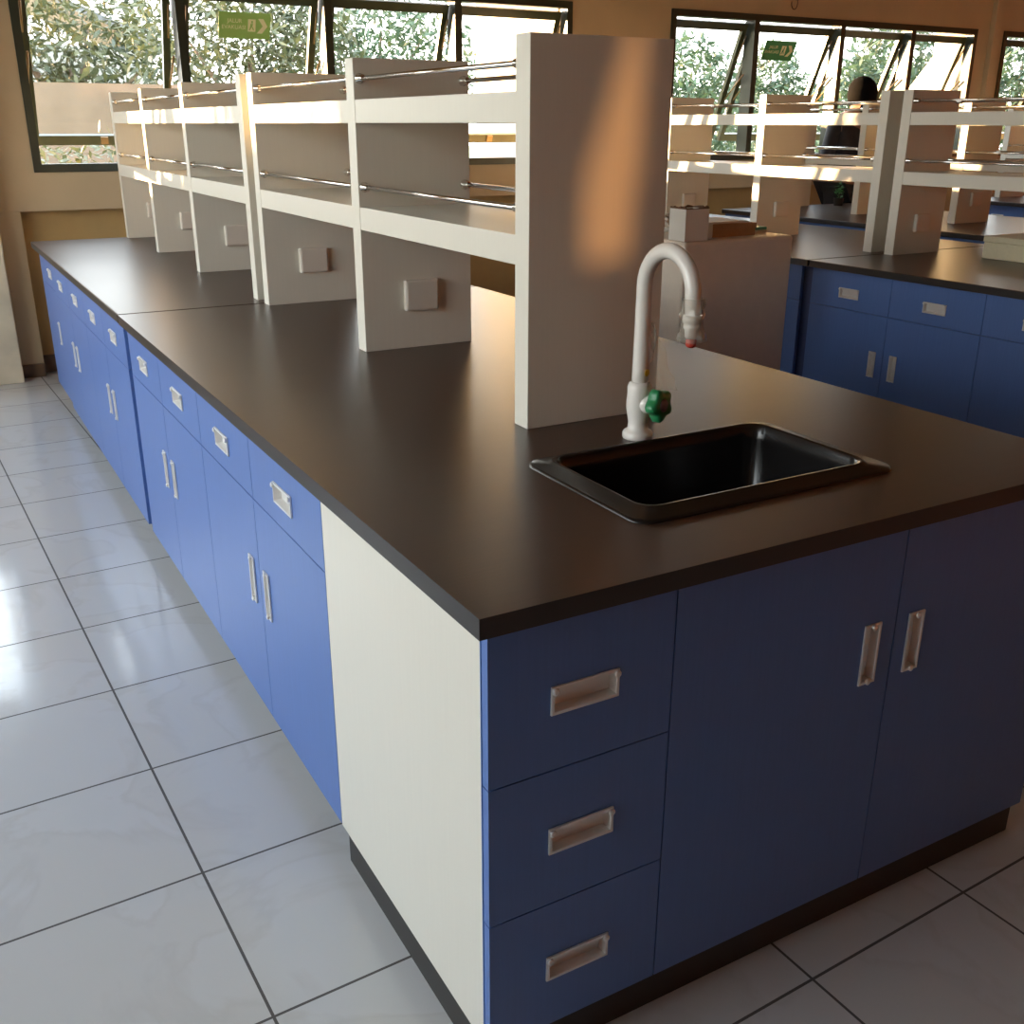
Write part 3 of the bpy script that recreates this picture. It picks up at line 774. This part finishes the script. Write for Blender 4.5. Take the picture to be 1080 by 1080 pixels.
# far tree line seen through the right-hand windows
rnd = random.Random(11)
base = None
far_lab = ['first', 'second', 'third', 'fourth', 'fifth', 'sixth', 'seventh', 'eighth', 'ninth']
for k, (x, y, s) in enumerate(((19.4, 24, 1.25), (23.6, 28.8, .9), (31.0, 33.4, 1.45), (37.5, 34, 1.4), (27.7, 24, 1.5), (34.4, 24.4, 1.5))):
    lab = 'distant tree in the row beyond the right-hand windows, %s from the left' % far_lab[k]
    if base is None:
        base = tree('distant_tree', lab, (x, y, -.45), [(0, 0, 1.9, 1.3), (-.9, .2, 1.5, 1.1), (1.0, .1, 1.4, 1.1), (.2, .2, 2.6, .8)], 3600, .24, 'leaf2', 5, (.12, .9), group='distant trees beyond the right-hand windows'); base.scale = (s, s, s)
    else:
        t = place(base, lab, (x, y, -.45)); t.scale = (s, s, s); t.rotation_euler.z = rnd.uniform(0, 6)

# ------------------------------------------------------------------ light
w = bpy.data.worlds.new('sky'); S.world = w; w.use_nodes = True
nt = w.node_tree; bg = nt.nodes['Background']
tc = nt.nodes.new('ShaderNodeTexCoord'); sp_ = nt.nodes.new('ShaderNodeSeparateXYZ'); rp = nt.nodes.new('ShaderNodeValToRGB')
nt.links.new(tc.outputs['Generated'], sp_.inputs[0]); nt.links.new(sp_.outputs['Z'], rp.inputs['Fac']); nt.links.new(rp.outputs['Color'], bg.inputs['Color'])
e = rp.color_ramp.elements
e[0].position = 0; e[0].color = (1, .96, .90, 1); e[1].position = .6; e[1].color = (.72, .84, 1, 1)
k = e.new(.18); k.color = (.93, .96, 1, 1)
bg.inputs['Strength'].default_value = 4.4

def sun(name, d, energy, col, ang):
    l = bpy.data.lights.new(name, 'SUN'); l.energy = energy; l.color = col; l.angle = ang
    o = bpy.data.objects.new(name, l); C.objects.link(o); o.rotation_euler = Vector(d).to_track_quat('-Z', 'Y').to_euler(); return o
el = math.radians(3.2)
sun('low_sun', (.62 * math.cos(el), -.78 * math.cos(el), -math.sin(el)), 20, (1, .62, .30), math.radians(.7))
sun('patch_sun', D2, .9, (1, .45, .15), math.radians(1.0))  # second sun lamp, added to throw the warm patch through the rear slot
def portal(loc, rot, sx, sy):
    l = bpy.data.lights.new('portal', 'AREA'); l.shape = 'RECTANGLE'; l.size = sx; l.size_y = sy; l.cycles.is_portal = True
    o = bpy.data.objects.new('portal', l); C.objects.link(o); o.location = loc; o.rotation_euler = rot
for a, b in GROUPS: portal(((a + b) / 2, WB + .02, (ZS + ZH) / 2), (-PI / 2, 0, 0), b - a, ZH - ZS)
portal((LX - .16, sum(LWY) / 2, sum(LZ) / 2), (0, -PI / 2, 0), LZ[1] - LZ[0], LWY[1] - LWY[0])

# ------------------------------------------------------------------ camera
th, ps, ro = map(math.radians, (-20.634, 29.55, .127))
fw = Vector((math.sin(ps) * math.cos(th), math.cos(ps) * math.cos(th), math.sin(th)))
r0 = Vector((math.cos(ps), -math.sin(ps), 0)); u0 = r0.cross(fw)
r1 = r0 * math.cos(ro) + u0 * math.sin(ro); u1 = u0 * math.cos(ro) - r0 * math.sin(ro)
cam = bpy.data.cameras.new('camera'); co = bpy.data.objects.new('camera', cam); C.objects.link(co)
mt = Matrix((r1, u1, -fw)).transposed().to_4x4(); mt.translation = (-.524, -.987, 1.346); co.matrix_world = mt
cam.sensor_width = 36; cam.lens = 36 * 1083.28 / 1080; cam.clip_start = .02; cam.clip_end = 300
S.camera = co
S.view_settings.view_transform = 'Standard'; S.view_settings.look = 'None'; S.view_settings.gamma = 1
S.view_settings.exposure = 0.98; S.view_settings.use_curve_mapping = False
S.cycles.max_bounces = 10; S.cycles.diffuse_bounces = 6; S.cycles.transparent_max_bounces = 16
S.cycles.sample_clamp_indirect = 6; S.cycles.use_denoising = True
